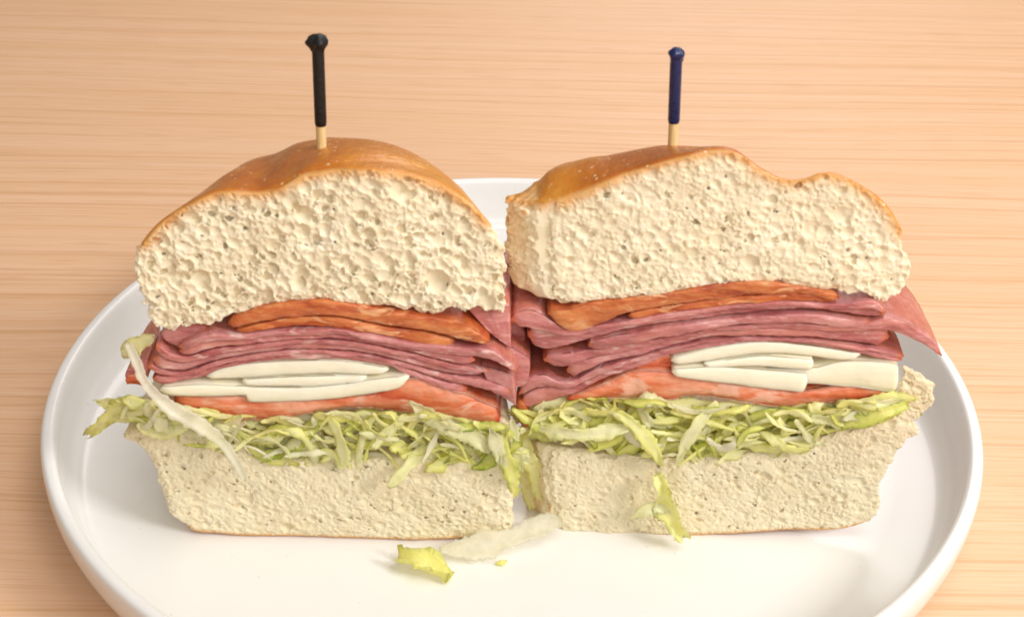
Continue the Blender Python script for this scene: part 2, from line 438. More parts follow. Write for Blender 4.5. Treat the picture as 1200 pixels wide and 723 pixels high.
    for rad, N in cls:
        cx = r.uniform(xs[0], xs[-1], N);  cz = r.uniform(zs[0], zs[-1], N)
        rr = rad*r.lognormal(0, .16, N)
        ix = ((cx-xs[0])/h).astype(int); iz = ((cz-zs[0])/h).astype(int)
        cy = fy[ix, iz]+rr*r.uniform(-.22, .18, N)
        ok = (D[ix, iz] < -.1*rr) & (dtop[ix, iz] > rr*.9+.8*MM)
        if not top: ok = (D[ix, iz] < -.1*rr) & (dc[ix, iz] > rr*.9+.35*MM)
        for k in np.nonzero(ok)[0]:
            p = (cx[k], cy[k], cz[k], rr[k]); key = (int(p[0]//cell), 0, int(p[2]//cell)); bad = False
            for dx in (-1, 0, 1):
                for dz in (-1, 0, 1):
                    for q in G.get((key[0]+dx, 0, key[2]+dz), ()):
                        if (q[0]-p[0])**2+(q[2]-p[2])**2/squash**2 < (.60*(q[3]+p[3]))**2: bad = True; break
                    if bad: break
                if bad: break
            if not bad: G.setdefault(key, []).append(p); pores.append(p)
    N = int(deep*.5); cx = r.uniform(xs[0], xs[-1], N); cz = r.uniform(zs[0], zs[-1], N); rr = med*r.uniform(.55, 1.45, N)
    ix = ((cx-xs[0])/h).astype(int); iz = ((cz-zs[0])/h).astype(int)
    ok = (D[ix, iz] < -1*MM) & (dc[ix, iz] > 1.8*MM)
    pores += list(zip(cx[ok], (fy[ix, iz]+r.uniform(.5, 1.9, N)*MM)[ok], cz[ok], rr[ok]))
    if bulgeL > 0:
        N = 900; yv = r.uniform(.3*MM, 12*MM, N); zv = r.uniform(zs[0]+3*MM, zs[-1]-3*MM, N)
        xv = np.array([xs[np.argmax(body[:, np.searchsorted(ys, y_), np.searchsorted(zs, z_)] < 0)] for y_, z_ in zip(yv, zv)])
        for x_, y_, z_, r_ in zip(xv, yv, zv, med*r.uniform(.6, 1.4, N)):
            if xs[1] < x_ < xl+6*MM and dtop[min(np.searchsorted(xs, max(x_, xl+1*MM)), len(xs)-1), np.searchsorted(zs, z_)] > 3*MM: pores.append((x_, y_, z_, r_))
    for cx, cy, cz, rr in pores:
        dep = depf*r.uniform(.75, 1.2); el = math.exp(r.normal(0, .20)); ez = squash*math.exp(r.normal(0, .12)); ang = r.normal(0, .5)
        m = rr*1.5+amp*1.2
        i0, i1 = np.searchsorted(xs, (cx-m, cx+m)); j0, j1 = np.searchsorted(ys, (cy-m, cy+m)); k0, k1 = np.searchsorted(zs, (cz-m, cz+m))
        if i1 <= i0 or j1 <= j0 or k1 <= k0: continue
        sl = (slice(i0, i1), slice(j0, j1), slice(k0, k1))
        px = xs[i0:i1][:, None, None]-cx+wx[sl]; py = ys[j0:j1][None, :, None]-cy+wy[sl]; pz = zs[k0:k1][None, None, :]-cz+wz_[sl]
        ca, sa = math.cos(ang), math.sin(ang)
        qx = (px*ca+pz*sa)/el; qz = (-px*sa+pz*ca)/ez
        Fd[sl] = np.maximum(Fd[sl], rr-np.sqrt(qx*qx+py*py/dep**2+qz*qz))
    del wx, wy, wz_
    # closed box border
    for ax in range(3):
        s_ = [slice(None)]*3
        for e_ in (0, -1): s_[ax] = e_; Fd[tuple(s_)] = np.maximum(Fd[tuple(s_)], 1e-4)
    Vx, P, Q = surface_nets(Fd, xs, ys, zs)
    tb = tri_sample(T, P)
    bake_shade = np.clip(1-np.abs(tb)/crust_t, 0, 1)
    if toastprof is not None: toast = np.interp(Vx[:, 0], *np.array(toastprof).T)
    else: toast = np.full(len(Vx), .5)
    zrel = (Vx[:, 2]-zs[0])/(zs[-1]-zs[0])
    if bulgeL > 0: bake_shade = np.maximum(bake_shade, .48*np.clip((Vx[:, 1]-1.5*MM)/(4*MM), 0, 1)*np.clip((xl+3*MM-Vx[:, 0])/(5*MM), 0, 1))  # torn left side tanned: light baking plus shade put into the colour
    if top: toast = toast*np.clip((zrel-.35)/.35, 0, 1)
    lim = .85 if top else .55
    fb = bake_shade[Q].mean(1) > lim
    root = bpy.data.objects.new(name, None); C.objects.link(root); root.parent = parent; root.empty_display_size = .01
    if label: root['label'] = label
    for nm, sel, mt in (('crumb', ~fb, mat or M_crumb), ('crust', fb, M_crust)):
        q = Q[sel]; used = np.unique(q)
        remap = np.zeros(len(Vx), np.int32); remap[used] = np.arange(len(used))
        mesh_np(nm, Vx[used]+np.array([0, y0, 0]), remap[q], mt, root, True, {'bake_shade': bake_shade[used], 'toast': toast[used]}, base)
    print(name, len(Q), len(pores))
    return root

# ---------------------------------------------------------------- fillings
def resample(P, n):
    P = catmull(P, 6); d = np.r_[0, np.cumsum(np.hypot(*np.diff(P, axis=0).T))]
    t = np.linspace(0, d[-1], n); return np.c_[np.interp(t, d, P[:, 0]), np.interp(t, d, P[:, 1])]
def slab(name, parent, base, y0, top, bot, mat, depth=40*MM, off=0.0, rough=.4*MM, seed=0, step=.5*MM, round_=.16, zn=.15*MM, edge_ends=True, fold=0.0):
    """a slice lying in the sandwich: its cut edge traced by two lines in the cut plane, the sheet going back from it"""
    r = np.random.default_rng(seed)
    L = max(np.hypot(*(np.array(top[-1])-np.array(top[0]))), 8)*.000255
    n = max(12, int(L/step)); m = 9; b = 16
    A = resample(top, n); Bq = resample(bot, n)
    ns = lambda c, k=n: np.interp(np.linspace(0, 1, k), np.linspace(0, 1, max(3, int(L/c)+2)), r.uniform(-1, 1, max(3, int(L/c)+2)))
    V = np.zeros((n, m+2*b, 3)); edge = np.zeros((n, m+2*b))
    s = np.linspace(-1, 1, n)
    jt = 0.25 if rough < .2*MM else 1.0
    A[:, 1] += (ns(6*MM)*.5+ns(1.2*MM)*.35)*jt; Bq[:, 1] += (ns(6*MM)*.5+ns(1.2*MM)*.55)*jt
    kk = np.ones(5)/5; sm = lambda a: np.convolve(np.pad(a, 2, 'edge'), kk, 'valid')
    yf = off+sm(ns(8*MM))*rough*1.1+sm(ns(3*MM))*rough*.25
    yf = yf+np.clip((np.abs(s)-.9)/.1, 0, 1)**2*1.0*MM
    back = depth*np.sqrt(np.clip(1-(np.abs(s)*.93)**2.4, 0, 1))
    wav = ns(14*MM)*.7*MM
    fr = [ns(3.5*MM)*rough*.45+ns(1.2*MM)*rough*.25 for _ in range(m)]
    endt = np.clip((1-np.abs(s))/.03, .35, 1)
    for i in range(n):
        a, c = W(*A[i], y0), W(*Bq[i], y0); mid = (a+c)/2
        a = mid+(a-mid)*endt[i]; c = mid+(c-mid)*endt[i]
        th = a[2]-c[2]
        for j in range(m):
            t = (0, .06, .18, .34, .5, .66, .82, .94, 1)[j]; p = a*(1-t)+c*t
            bul = 1-math.sqrt(max(0, 1-(2*t-1)**2))
            V[i, b+j] = (p[0], y0+yf[i]+bul*min(abs(th), 3*MM)*round_+fr[j][i]*1, p[2])
        for k in range(b):
            t = .004+(k/(b-1))**1.5*.996
            dz = wav[i]*math.sin(t*7+i*.02)*t+fold*t
            V[i, b-1-k] = (a[0], y0+yf[i]+fr[0][i]+.35*MM+t*back[i], a[2]+dz)
            V[i, b+m+k] = (c[0], y0+yf[i]+fr[-1][i]+.35*MM+t*back[i], c[2]+dz)
        if edge_ends: edge[i, :] = np.clip((abs(s[i])-.955)/.03, 0, 1)
    edge[:, :b-3] = .6; edge[:, b+m+3:] = .6
    K = m+2*b
    V[:, :b-4, 2] += r.uniform(-1, 1, (n, b-4))*zn*.5
    i = np.arange(n-1)[:, None]; j = np.arange(K)[None, :]; j2 = (j+1) % K
    F = np.stack(np.broadcast_arrays(i*K+j, i*K+j2, (i+1)*K+j2, (i+1)*K+j), -1).reshape(-1, 4)
    caps = []
    for e, fl in ((0, False), (n-1, True)):
        for k in range(K//2):
            q = [e*K+k, e*K+(k+1), e*K+(K-2-k), e*K+(K-1-k)]
            if len(set(q)) == 4: caps.append(q[::-1] if not fl else q)
    return mesh_np(name, V.reshape(-1, 3), [F, np.array(caps)], mat, parent, True, {'edge': edge.ravel()}, base)

def layered(name, parent, base, y0, top, bot, mat, k=2, off=0.0, seed=0, **kw):
    """a traced band of meat that is really k thin slices lying on each other"""
    r = np.random.default_rng(seed+900); A = resample(top, 24); B_ = resample(bot, 24); n = len(A)
    cuts = [np.zeros(n)]+[q/k+np.interp(np.arange(n), np.linspace(0, n-1, 6), r.uniform(-.06, .06, 6)) for q in range(1, k)]+[np.ones(n)]
    for q in range(k):
        i0, i1 = (0 if q == 0 or r.random() < .5 else int(r.integers(1, 3))), n-(0 if q == 0 or r.random() < .5 else int(r.integers(1, 4)))
        f0, f1 = cuts[q][:, None], cuts[q+1][:, None]-(.09 if q < k-1 else 0.05)
        slab(name, parent, base, y0, (A*(1-f0)+B_*f0)[i0:i1], (A*(1-f1)+B_*f1)[i0:i1], mat, off=off+(r.uniform(.3, 1.2)*MM if q % 2 else 0), seed=seed*10+q, **kw)

def ribbon(name, parent, base, pts, width, mat, seed=0, ruffle=.5, twist=0.0, taper=.5, tilt=0.0, thick=.45*MM, cross=5, leafy=(.2, 1), curl=.3, n=None, point=False):
    """a leaf shred: strip along 3D points, ruffled, curled across, with real thickness"""
    r = np.random.default_rng(seed)
    P = catmull([list(p) for p in pts], 5); d = np.r_[0, np.cumsum(np.linalg.norm(np.diff(P, axis=0), axis=1))]
    n = n or max(7, int(d[-1]/(.9*MM)))
    t = np.linspace(0, d[-1], n); P = np.stack([np.interp(t, d, P[:, k]) for k in range(3)], 1)
    T = np.gradient(P, axis=0); T /= np.linalg.norm(T, axis=1)[:, None]+1e-12
    ref = np.array([0, -1.0, .35]); ref /= np.linalg.norm(ref)
    S_ = np.cross(T, ref); S_ /= np.linalg.norm(S_, axis=1)[:, None]+1e-9
    N = np.cross(S_, T)
    ph = r.uniform(0, 6.28, 4); s = np.linspace(0, 1, n)
    ang = tilt+twist*s+ruffle*.5*np.sin(s*5+ph[0])
    Sx = S_*np.cos(ang)[:, None]+N*np.sin(ang)[:, None]; Nx = -S_*np.sin(ang)[:, None]+N*np.cos(ang)[:, None]
    wd = width*(.5+.5*np.sin(np.clip(s*(1 if point else 1.0), 0, 1)*math.pi)**.45*1)*(1-taper*np.abs(2*s-1)**3)
    wd = wd*(1+.18*np.sin(s*11+ph[1])+r.uniform(-.10, .10, n))
    jag = r.uniform(-.22, .16, (n, 2)); crk = r.uniform(-1, 1, (n, cross))*.10*width*ruffle
    c = np.linspace(-1, 1, cross); V = np.zeros((n, 2*cross, 3)); leaf = np.zeros((n, 2*cross))
    for k in range(cross):
        off = Sx*(c[k]*wd/2*(1+(jag[:, 0 if c[k] < 0 else 1] if abs(c[k]) > .9 else 0)))[:, None]+Nx*(crk[:, k]+(c[k]**2)*curl*width*.5+(abs(c[k])**1.5)*ruffle*width*.22*np.sin(s*(14+4*c[k])+ph[2+(k % 2)])+ruffle*.05*width*np.sin(s*31+c[k]*4+ph[3]))[:, None]
        th = thick*(1-.6*abs(c[k])**2)
        V[:, k] = P+off+Nx*(th/2); V[:, 2*cross-1-k] = P+off-Nx*(th/2)
        lf = leafy[0]+(leafy[1]-leafy[0])*abs(c[k]); leaf[:, k] = leaf[:, 2*cross-1-k] = lf
    K = 2*cross; i = np.arange(n-1)[:, None]; j = np.arange(K)[None, :]; j2 = (j+1) % K
    F = np.stack(np.broadcast_arrays(i*K+j, (i+1)*K+j, (i+1)*K+j2, i*K+j2), -1).reshape(-1, 4)
    caps = [[e*K+k, e*K+k+1, e*K+K-2-k, e*K+K-1-k] for e in (0, n-1) for k in range(cross-1)]
    return mesh_np(name, V.reshape(-1, 3), [F, np.array(caps)], mat, parent, True, {'leaf': leaf.ravel()}, base)

def lettuce_band(parent, base, y0, mid, half, count, seed):
    r = np.random.default_rng(seed); mid = np.array(mid, float); hf = np.array(half, float)
    for k in range(count):
        u = mid[0, 0]+(mid[-1, 0]-mid[0, 0])*((k*0.6180339)%1)+r.uniform(-8, 8); u = min(max(u, mid[0, 0]), mid[-1, 0])
        vm = np.interp(u, mid[:, 0], mid[:, 1]); hw = np.interp(u, mid[:, 0], hf)
        layer = 0 if k < count*.45 else (1 if k < count*.85 else 2)
        v = vm+r.uniform(-1, 1)*hw*(.9, .95, .6)[layer]
        y = y0+(r.uniform(-3.2, .8), r.uniform(.8, 6), r.uniform(6, 22))[layer]*MM
        L = r.uniform(24, 80) if layer == 0 else r.uniform(40, 95); a = r.normal(0, .55 if layer == 0 else .35)
        bend = r.normal(0, .33); P = []
        for q in (-1, -.33, .33, 1):
            uu = u+L/2*q*math.cos(a+bend*q); vv = v+L/2*q*math.sin(a+bend*q)
            lo, hi = np.interp(uu, mid[:, 0], mid[:, 1]-hf), np.interp(uu, mid[:, 0], mid[:, 1]+hf*1.2)
            vv = min(max(vv, lo+3), hi)
            P.append(W(uu, vv, y+q*r.uniform(-2.2, 2.2)*MM))
        wd = (r.choice([r.uniform(.8, 1.9), r.uniform(1.9, 4.0)]) if layer == 0 else r.uniform(2.2, 5))*MM
        ribbon('lettuce_shred', parent, base, P, wd, M_rib if r.random() < .2 else M_let, seed*1000+k,
               ruffle=r.uniform(.15, .75), twist=r.uniform(-.9, .9), tilt=r.normal(0, .45), taper=r.uniform(.0, .95), curl=r.uniform(-.4, .5), thick=r.uniform(.2, .5)*MM)

# ================================================================= LEFT HALF
yL = Wz(400, 632, ZF)[1]; baseL = Wz(380, 632, ZF)
left = thing('sandwich_half', 'left sandwich half with smooth domed brown crust, black-capped toothpick and long white lettuce shred', 'sandwich', baseL, 'two halves of the cut sandwich')
X = lambda u, y0, v=250: W(u, v, y0)[0]
def grooveL(Xg, q):
    # fold in the crust running back and to the right from the dip in the cut edge
    xc_ = X(318, yL)+q*3.3
    d = (Xg-xc_)
    return (np.exp(-(d/(2.2*MM))**2)*.5*MM-np.exp(-((d-4*MM)/(3.5*MM))**2)*.5*MM)*np.exp(-q/(22*MM))
bread('top_bun', left, baseL, yL,
      [(165, 284), (180, 266), (200, 250), (225, 236), (250, 226), (275, 224), (300, 226), (322, 221), (342, 213), (360, 205), (385, 199), (420, 196), (455, 199), (490, 208), (525, 222), (552, 240), (570, 258)],
      [(582, 272), (592, 290), (595, 318), (593, 345), (594, 366), (586, 372), (572, 368), (556, 364), (545, 368), (530, 362), (510, 368), (480, 365), (445, 361), (400, 358), (355, 353), (325, 358), (295, 366), (268, 374), (245, 384), (225, 382), (206, 388), (192, 386), (178, 382), (170, 362), (160, 335), (154, 308), (157, 292)],
      (.46*MM, .90*MM, 2.0*MM, 90), 3, True, 54*MM,
      aprof=[(X(160, yL), .35), (X(200, yL), .30), (X(260, yL), .04), (X(330, yL), -.15), (X(400, yL), -.03), (X(480, yL), .08), (X(540, yL), .2), (X(580, yL), .35)],
      hprof=[(X(160, yL), 30*MM), (X(380, yL), 40*MM), (X(580, yL), 30*MM)],
      toastprof=[(X(160, yL), .5), (X(300, yL), .72), (X(420, yL), .58), (X(520, yL), .34), (X(580, yL), .15)], groove=grooveL)
bread('bottom_bun', left, baseL, yL,
      [(222, 622), (240, 626), (300, 629.5), (360, 631), (420, 632.5), (510, 634), (590, 632)],
      [(598, 625), (600, 595), (597, 560), (600, 530), (592, 505), (570, 500), (540, 512), (500, 530), (440, 538), (370, 540), (310, 534), (260, 520), (215, 500), (185, 492), (165, 498), (143, 514), (160, 524), (178, 545), (190, 575), (198, 600), (210, 612)],
      (.40*MM, .74*MM, 1.7*MM, 40), 5, False, 50*MM, bulgeL=0, squash=.72, deep=1100, depf=.5, mat=M_crumb2, crust_t=2.4*MM)
cap1 = [(266, 376), (291, 365), (324, 357), (356, 353), (390, 353), (430, 360), (470, 367), (510, 372), (540, 378), (560, 388), (574, 400)]
slab('spiced_pork_slice', left, baseL, yL, cap1, [(268, 385), (306, 376), (342, 371.5), (390, 369), (420, 375), (455, 381), (489, 385), (525, 393), (550, 399), (573, 403)], M_cap, off=-.6*MM, seed=1)
slab('spiced_pork_slice', left, baseL, yL, [(275, 387), (306, 379), (342, 374), (390, 372), (420, 378), (455, 385), (489, 389), (514, 395), (534, 400)], [(277, 391), (313, 386), (350, 383), (390, 384), (420, 389), (455, 395), (489, 404), (525, 408), (532, 405)], M_cap, off=0.1*MM, seed=2)
layered('ham_slice', left, baseL, yL, [(208, 405), (228, 396), (245, 390), (277, 391), (320, 387), (390, 385), (424, 390), (478, 400), (530, 405), (575, 409), (595, 422), (608, 435)], [(209, 418), (230, 415), (252, 408), (291, 403), (342, 398), (390, 397), (424, 401), (481, 413), (521, 424), (560, 430), (590, 434), (605, 440)], M_ham, k=2, off=-.9*MM, seed=3)
layered('ham_slice', left, baseL, yL, [(183, 402), (209, 419), (252, 410), (291, 405), (342, 400), (390, 399), (424, 403), (478, 415), (521, 426), (550, 432), (575, 436)], [(176, 432), (209, 437), (252, 424), (300, 415), (342, 411), (390, 411), (424, 415), (478, 427), (521, 439), (555, 442), (570, 440)], M_ham, k=2, off=.1*MM, seed=4)
layered('ham_slice', left, baseL, yL, [(170, 428), (209, 439), (252, 426), (300, 417), (342, 412.5), (390, 412.5), (424, 417), (478, 429), (521, 441), (560, 446), (600, 458)], [(180, 455), (209, 450), (241, 444), (275, 433), (320, 426), (390, 424.5), (456, 432), (481, 445), (525, 461), (557, 470), (602, 486)], M_ham, k=2, off=.5*MM, seed=5)
slab('ham_slice', left, baseL, yL, [(545, 370), (570, 368), (598, 369)], [(572, 398), (585, 408), (599, 418)], M_ham, off=3.5*MM, seed=6, depth=30*MM)
slab('ham_slice', left, baseL, yL, [(562, 432), (580, 436), (603, 444)], [(575, 462), (590, 470), (606, 480)], M_ham, off=1.2*MM, seed=7, depth=30*MM)
slab('ham_slice', left, baseL, yL, [(186, 396), (196, 388), (212, 384), (238, 384)], [(190, 402), (200, 409), (214, 410), (240, 396)], M_ham, off=2*MM, seed=8, depth=30*MM)
slab('ham_slice', left, baseL, yL, [(142, 446), (155, 436), (170, 428)], [(143, 455), (156, 454), (172, 446)], M_ham, off=3*MM, seed=9, depth=24*MM)
slab('cheese_slice', left, baseL, yL, [(240, 443), (259, 434), (291, 428), (340, 425.5), (390, 425), (425, 428), (456, 434)], [(242, 446), (281, 445), (330, 442), (390, 440), (425, 441), (454, 439)], M_cheese, off=.4*MM, rough=.15*MM, seed=21, edge_ends=False, round_=.25)
slab('cheese_slice', left, baseL, yL, [(283, 446), (330, 443), (390, 441), (430, 442)], [(283, 452), (330, 453), (380, 453), (429, 448)], M_cheese, off=-.2*MM, rough=.15*MM, seed=22, edge_ends=False, round_=.25)
slab('cheese_slice', left, baseL, yL, [(186, 454), (230, 450.5), (283, 452), (340, 454), (400, 450), (440, 444), (480, 440)], [(188, 463), (240, 464), (286, 463), (294, 470), (345, 469.5), (390, 467), (440, 460), (465, 455), (479, 446)], M_cheese, off=-.6*MM, rough=.15*MM, seed=23, edge_ends=False, round_=.25)
slab('tomato_slice', left, baseL, yL, [(198, 465), (234, 465), (291, 466), (330, 470), (390, 468), (442, 462), (481, 447), (514, 456), (550, 466), (588, 482)], [(209, 484), (250, 490), (290, 494), (324, 494), (370, 484), (413, 480), (478, 486), (525, 491), (557, 501), (584, 506)], M_tom, off=.2*MM, rough=.5*MM, seed=31, round_=.5, step=.7*MM)
slab('tomato_slice', left, baseL, yL, [(143, 452), (152, 446), (168, 450)], [(144, 458), (155, 458), (168, 460)], M_tom, off=2.5*MM, seed=32, depth=18*MM)
lettuce_band(left, baseL, yL, [(150, 478), (200, 492), (260, 508), (330, 514), (400, 512), (470, 514), (540, 516), (600, 520)], [12, 20, 24, 28, 31, 33, 28, 20], 270, 5)
def shred(parent, base, y0, uvy, wd, white=False, seed=0, name='lettuce_shred', **kw):
    return ribbon(name, parent, base, [W(u, v, y0+dy*MM) for u, v, dy in uvy], wd*MM, M_clear if white == 2 else M_rib if white else M_let, seed, **kw)
shred(left, baseL, yL, [(150, 402, 2), (160, 425, -2), (172, 452, -6), (200, 478, -7.5), (232, 497, -7), (258, 516, -6.5), (276, 540, -6), (286, 560, -5.5)], 3.8, 2, 101, ruffle=.12, tilt=.3, curl=.5, thick=.9*MM, leafy=(.05, .5), taper=.35)
shred(left, baseL, yL, [(145, 418, 5), (158, 405, 4), (180, 392, 3)], 5.0, False, 102, ruffle=.5)
shred(left, baseL, yL, [(106, 510, 3), (122, 494, 1), (138, 478, 1), (165, 470, 2), (195, 478, 0)], 4.4, False, 103, ruffle=.9, curl=.6)
shred(left, baseL, yL, [(130, 468, 6), (150, 474, 4), (180, 486, 1), (215, 492, -1)], 4.8, False, 104, ruffle=.8)
shred(left, baseL, yL, [(455, 571, -5), (470, 555, -4.5), (488, 535, -2), (500, 520, 0)], 3.4, False, 105, ruffle=.25, leafy=(.2, .5), tilt=.2)
shred(left, baseL, yL, [(600, 490, 1), (603, 515, 0), (608, 540, 1), (612, 552, 2)], 3.4, True, 106, ruffle=.4)
shred(left, baseL, yL, [(590, 500, 0), (592, 530, -2), (600, 556, -1), (604, 580, 3)], 4.2, False, 107, ruffle=.5)
shred(left, baseL, yL, [(575, 500, -2), (583, 525, -2.5), (590, 548, -2)], 4.0, True, 108, ruffle=.5)
shred(left, baseL, yL, [(480, 470, -1), (520, 498, -3), (555, 512, -2), (575, 530, -2)], 5.0, True, 109, ruffle=.5)

# ================================================================= RIGHT HALF
yR = Wz(840, 627, ZF)[1]; baseR = Wz(840, 627, ZF)
right = thing('sandwich_half', 'right sandwich half with paler golden crust dipping towards the right and blue-capped toothpick', 'sandwich', baseR, 'two halves of the cut sandwich')
def grooveR(Xg, q):
    xc_ = X(690, yR)+q*.2
    return 0*Xg
bread('top_bun', right, baseR, yR,
      [(652, 238), (668, 232), (690, 221), (715, 209), (745, 198), (775, 188), (805, 180), (835, 174), (858, 175), (875, 184), (895, 198), (915, 207), (940, 209), (960, 203), (978, 202), (1000, 210), (1022, 224), (1042, 242), (1056, 262), (1062, 274)],
      [(1058, 282), (1066, 300), (1069, 325), (1062, 340), (1050, 352), (1034, 357), (1012, 350), (985, 345), (955, 340), (925, 334), (900, 331), (880, 335), (845, 337), (800, 341), (750, 350), (700, 355), (665, 358), (648, 352), (641, 330), (640, 300), (641, 265), (645, 248)],
      (.42*MM, .80*MM, 1.8*MM, 60), 8, True, 50*MM,
      aprof=[(X(590, yR), .75), (X(625, yR), .50), (X(650, yR), .20), (X(700, yR), .10), (X(780, yR), .16), (X(850, yR), .42), (X(900, yR), .62), (X(940, yR), .62), (X(1000, yR), .5), (X(1060, yR), .4)],
      hprof=[(X(640, yR), 30*MM), (X(850, yR), 36*MM), (X(1060, yR), 34*MM)], bulgeL=18*MM, deep=1000, depf=.5,
      toastprof=[(X(600, yR), .35), (X(660, yR), .50), (X(760, yR), .72), (X(850, yR), .65), (X(930, yR), .45), (X(1000, yR), .5), (X(1060, yR), .45)])
bread('bottom_bun', right, baseR, yR,
      [(660, 630), (720, 629.5), (800, 628), (900, 625), (980, 622), (1012, 616)],
      [(1030, 606), (1036, 590), (1034, 570), (1046, 552), (1052, 535), (1066, 522), (1080, 508), (1078, 492), (1094, 478), (1099, 460), (1090, 444), (1072, 434), (1056, 430), (1052, 455), (1040, 478), (1000, 498), (940, 518), (860, 535), (780, 538), (700, 534), (650, 525), (640, 545), (645, 580), (650, 610)],
      (.40*MM, .72*MM, 1.6*MM, 30), 9, False, 48*MM, bulgeL=9*MM, aprof=[(X(600, yR), .1), (X(980, yR), .1), (X(1040, yR), .75), (X(1100, yR), .85)], squash=.7, deep=1000, depf=.5, mat=M_crumb2, crust_t=2.4*MM)
slab('spiced_pork_slice', right, baseR, yR, [(639, 361), (665, 360), (688, 356), (742, 348), (796, 341), (850, 332), (884, 328), (920, 332), (956, 338), (985, 345)], [(646, 373), (673, 387), (706, 378), (735, 366), (796, 355), (850, 348), (880, 344), (938, 342), (965, 347), (982, 353)], M_cap, off=-.8*MM, seed=41)
slab('spiced_pork_slice', right, baseR, yR, [(735, 368), (796, 357), (850, 350), (880, 346), (940, 344), (978, 351)], [(738, 374), (781, 368), (832, 361), (880, 355), (938, 353), (980, 356)], M_cap, off=-.1*MM, seed=42)
layered('ham_slice', right, baseR, yR, [(596, 372), (622, 362), (645, 374), (670, 386), (724, 378), (760, 371), (814, 363), (880, 355), (930, 353), (974, 356), (1024, 353), (1040, 366)], [(604, 396), (620, 408), (646, 414), (688, 401), (731, 388), (796, 378), (850, 372), (902, 366), (956, 365), (1010, 373), (1037, 375)], M_ham, k=2, off=-.3*MM, seed=43)
slab('ham_slice', right, baseR, yR, [(687, 401), (731, 390), (796, 379.5), (850, 373.5), (902, 367.5), (956, 367), (1003, 375), (1022, 377)], [(692, 410), (731, 403), (781, 392), (832, 384), (884, 377), (938, 377), (985, 382), (1018, 380)], M_ham, off=-1.0*MM, seed=44)
layered('ham_slice', right, baseR, yR, [(634, 420), (670, 414), (724, 407), (796, 393), (850, 384), (900, 379), (938, 379), (1000, 383), (1046, 374), (1089, 395), (1106, 416)], [(650, 444), (668, 450), (699, 432), (742, 421), (796, 406), (832, 399), (880, 396.5), (940, 398), (974, 401), (1028, 410), (1075, 417), (1096, 424)], M_ham, k=2, off=.1*MM, seed=45)
layered('ham_slice', right, baseR, yR, [(607, 462), (627, 440), (654, 450), (680, 446), (702, 433), (742, 423), (796, 408), (832, 401), (880, 398), (940, 400), (974, 403), (1028, 412), (1062, 421)], [(609, 484), (634, 479), (670, 466), (706, 449), (742, 435), (796, 416), (840, 408), (880, 406), (938, 405), (992, 414), (1040, 424), (1058, 430)], M_ham, k=2, off=.6*MM, seed=46)
slab('ham_slice', right, baseR, yR, [(597, 340), (612, 336), (636, 348)], [(600, 352), (618, 350), (640, 362)], M_ham, off=9*MM, seed=47, depth=8*MM)
slab('ham_slice', right, baseR, yR, [(604, 474), (612, 474), (622, 488)], [(606, 492), (614, 501), (621, 502)], M_cap, off=0*MM, seed=48, depth=14*MM)
slab('cheese_slice', right, baseR, yR, [(785, 422), (832, 410), (880, 403), (910, 403), (938, 406), (975, 411), (1011, 417)], [(789, 429), (825, 425), (880, 417), (915, 416), (949, 419), (988, 424), (1009, 420)], M_cheese, off=.3*MM, rough=.15*MM, seed=51, edge_ends=False, round_=.25)
slab('cheese_slice', right, baseR, yR, [(824, 426), (880, 418), (915, 418), (954, 421)], [(826, 430), (880, 429), (920, 431), (953, 433)], M_cheese, off=-.6*MM, rough=.15*MM, seed=52, edge_ends=False, round_=.25)
slab('cheese_slice', right, baseR, yR, [(858, 431), (900, 433), (952, 433), (988, 425), (1046, 426), (1054, 436)], [(862, 448), (900, 448), (950, 451), (1010, 456), (1046, 461), (1054, 456)], M_cheese, off=.1*MM, rough=.15*MM, seed=53, edge_ends=False, round_=.25)
slab('cheese_slice', right, baseR, yR, [(787, 432), (830, 429), (858, 430), (900, 433), (948, 437)], [(788, 440), (832, 446), (880, 452), (915, 456), (945, 459)], M_cheese, off=-.8*MM, rough=.15*MM, seed=54, edge_ends=False, round_=.25)
slab('tomato_slice', right, baseR, yR, [(663, 468), (706, 452), (742, 438), (781, 437), (832, 448), (880, 453), (941, 460), (981, 456), (1010, 456), (1052, 461)], [(666, 474), (713, 468), (781, 471), (814, 466), (866, 472), (920, 479), (949, 477), (1010, 472), (1050, 472)], M_tom, off=.3*MM, rough=.5*MM, seed=61, round_=.5, step=.7*MM)
slab('tomato_slice', right, baseR, yR, [(745, 425), (765, 420), (790, 424)], [(745, 439), (770, 440), (790, 440)], M_tom, off=2.4*MM, seed=62, depth=30*MM)
lettuce_band(right, baseR, yR, [(625, 492), (680, 492), (740, 496), (800, 506), (860, 506), (930, 500), (990, 488), (1050, 474)], [16, 28, 32, 34, 32, 27, 20, 10], 270, 9)
shred(right, baseR, yR, [(985, 500, -3), (1010, 492, -4), (1040, 482, -4), (1064, 474, -2)], 4.2, False, 201, ruffle=.3, leafy=(.1, .6), tilt=.3)
shred(right, baseR, yR, [(768, 556, -3), (776, 572, -5), (782, 592, -5), (790, 612, -5), (800, 630, -5.5)], 6.0, False, 202, ruffle=.7, leafy=(.1, .4), curl=.8, taper=.2)
shred(right, baseR, yR, [(738, 607, -4), (752, 600, -6), (768, 594, -6), (785, 600, -5)], 3.2, False, 203, ruffle=.5, leafy=(.1, .4))
shred(right, baseR, yR, [(628, 500, -2), (650, 505, -4), (690, 508, -4), (740, 500, -3)], 4.4, False, 204, ruffle=.6)
shred(right, baseR, yR, [(720, 480, -2), (745, 500, -4), (765, 525, -4), (775, 545, -3)], 4.0, False, 205, ruffle=.5)
shred(right, baseR, yR, [(840, 470, -1), (815, 500, -4), (800, 525, -4), (795, 545, -4)], 3.6, False, 206, ruffle=.5)
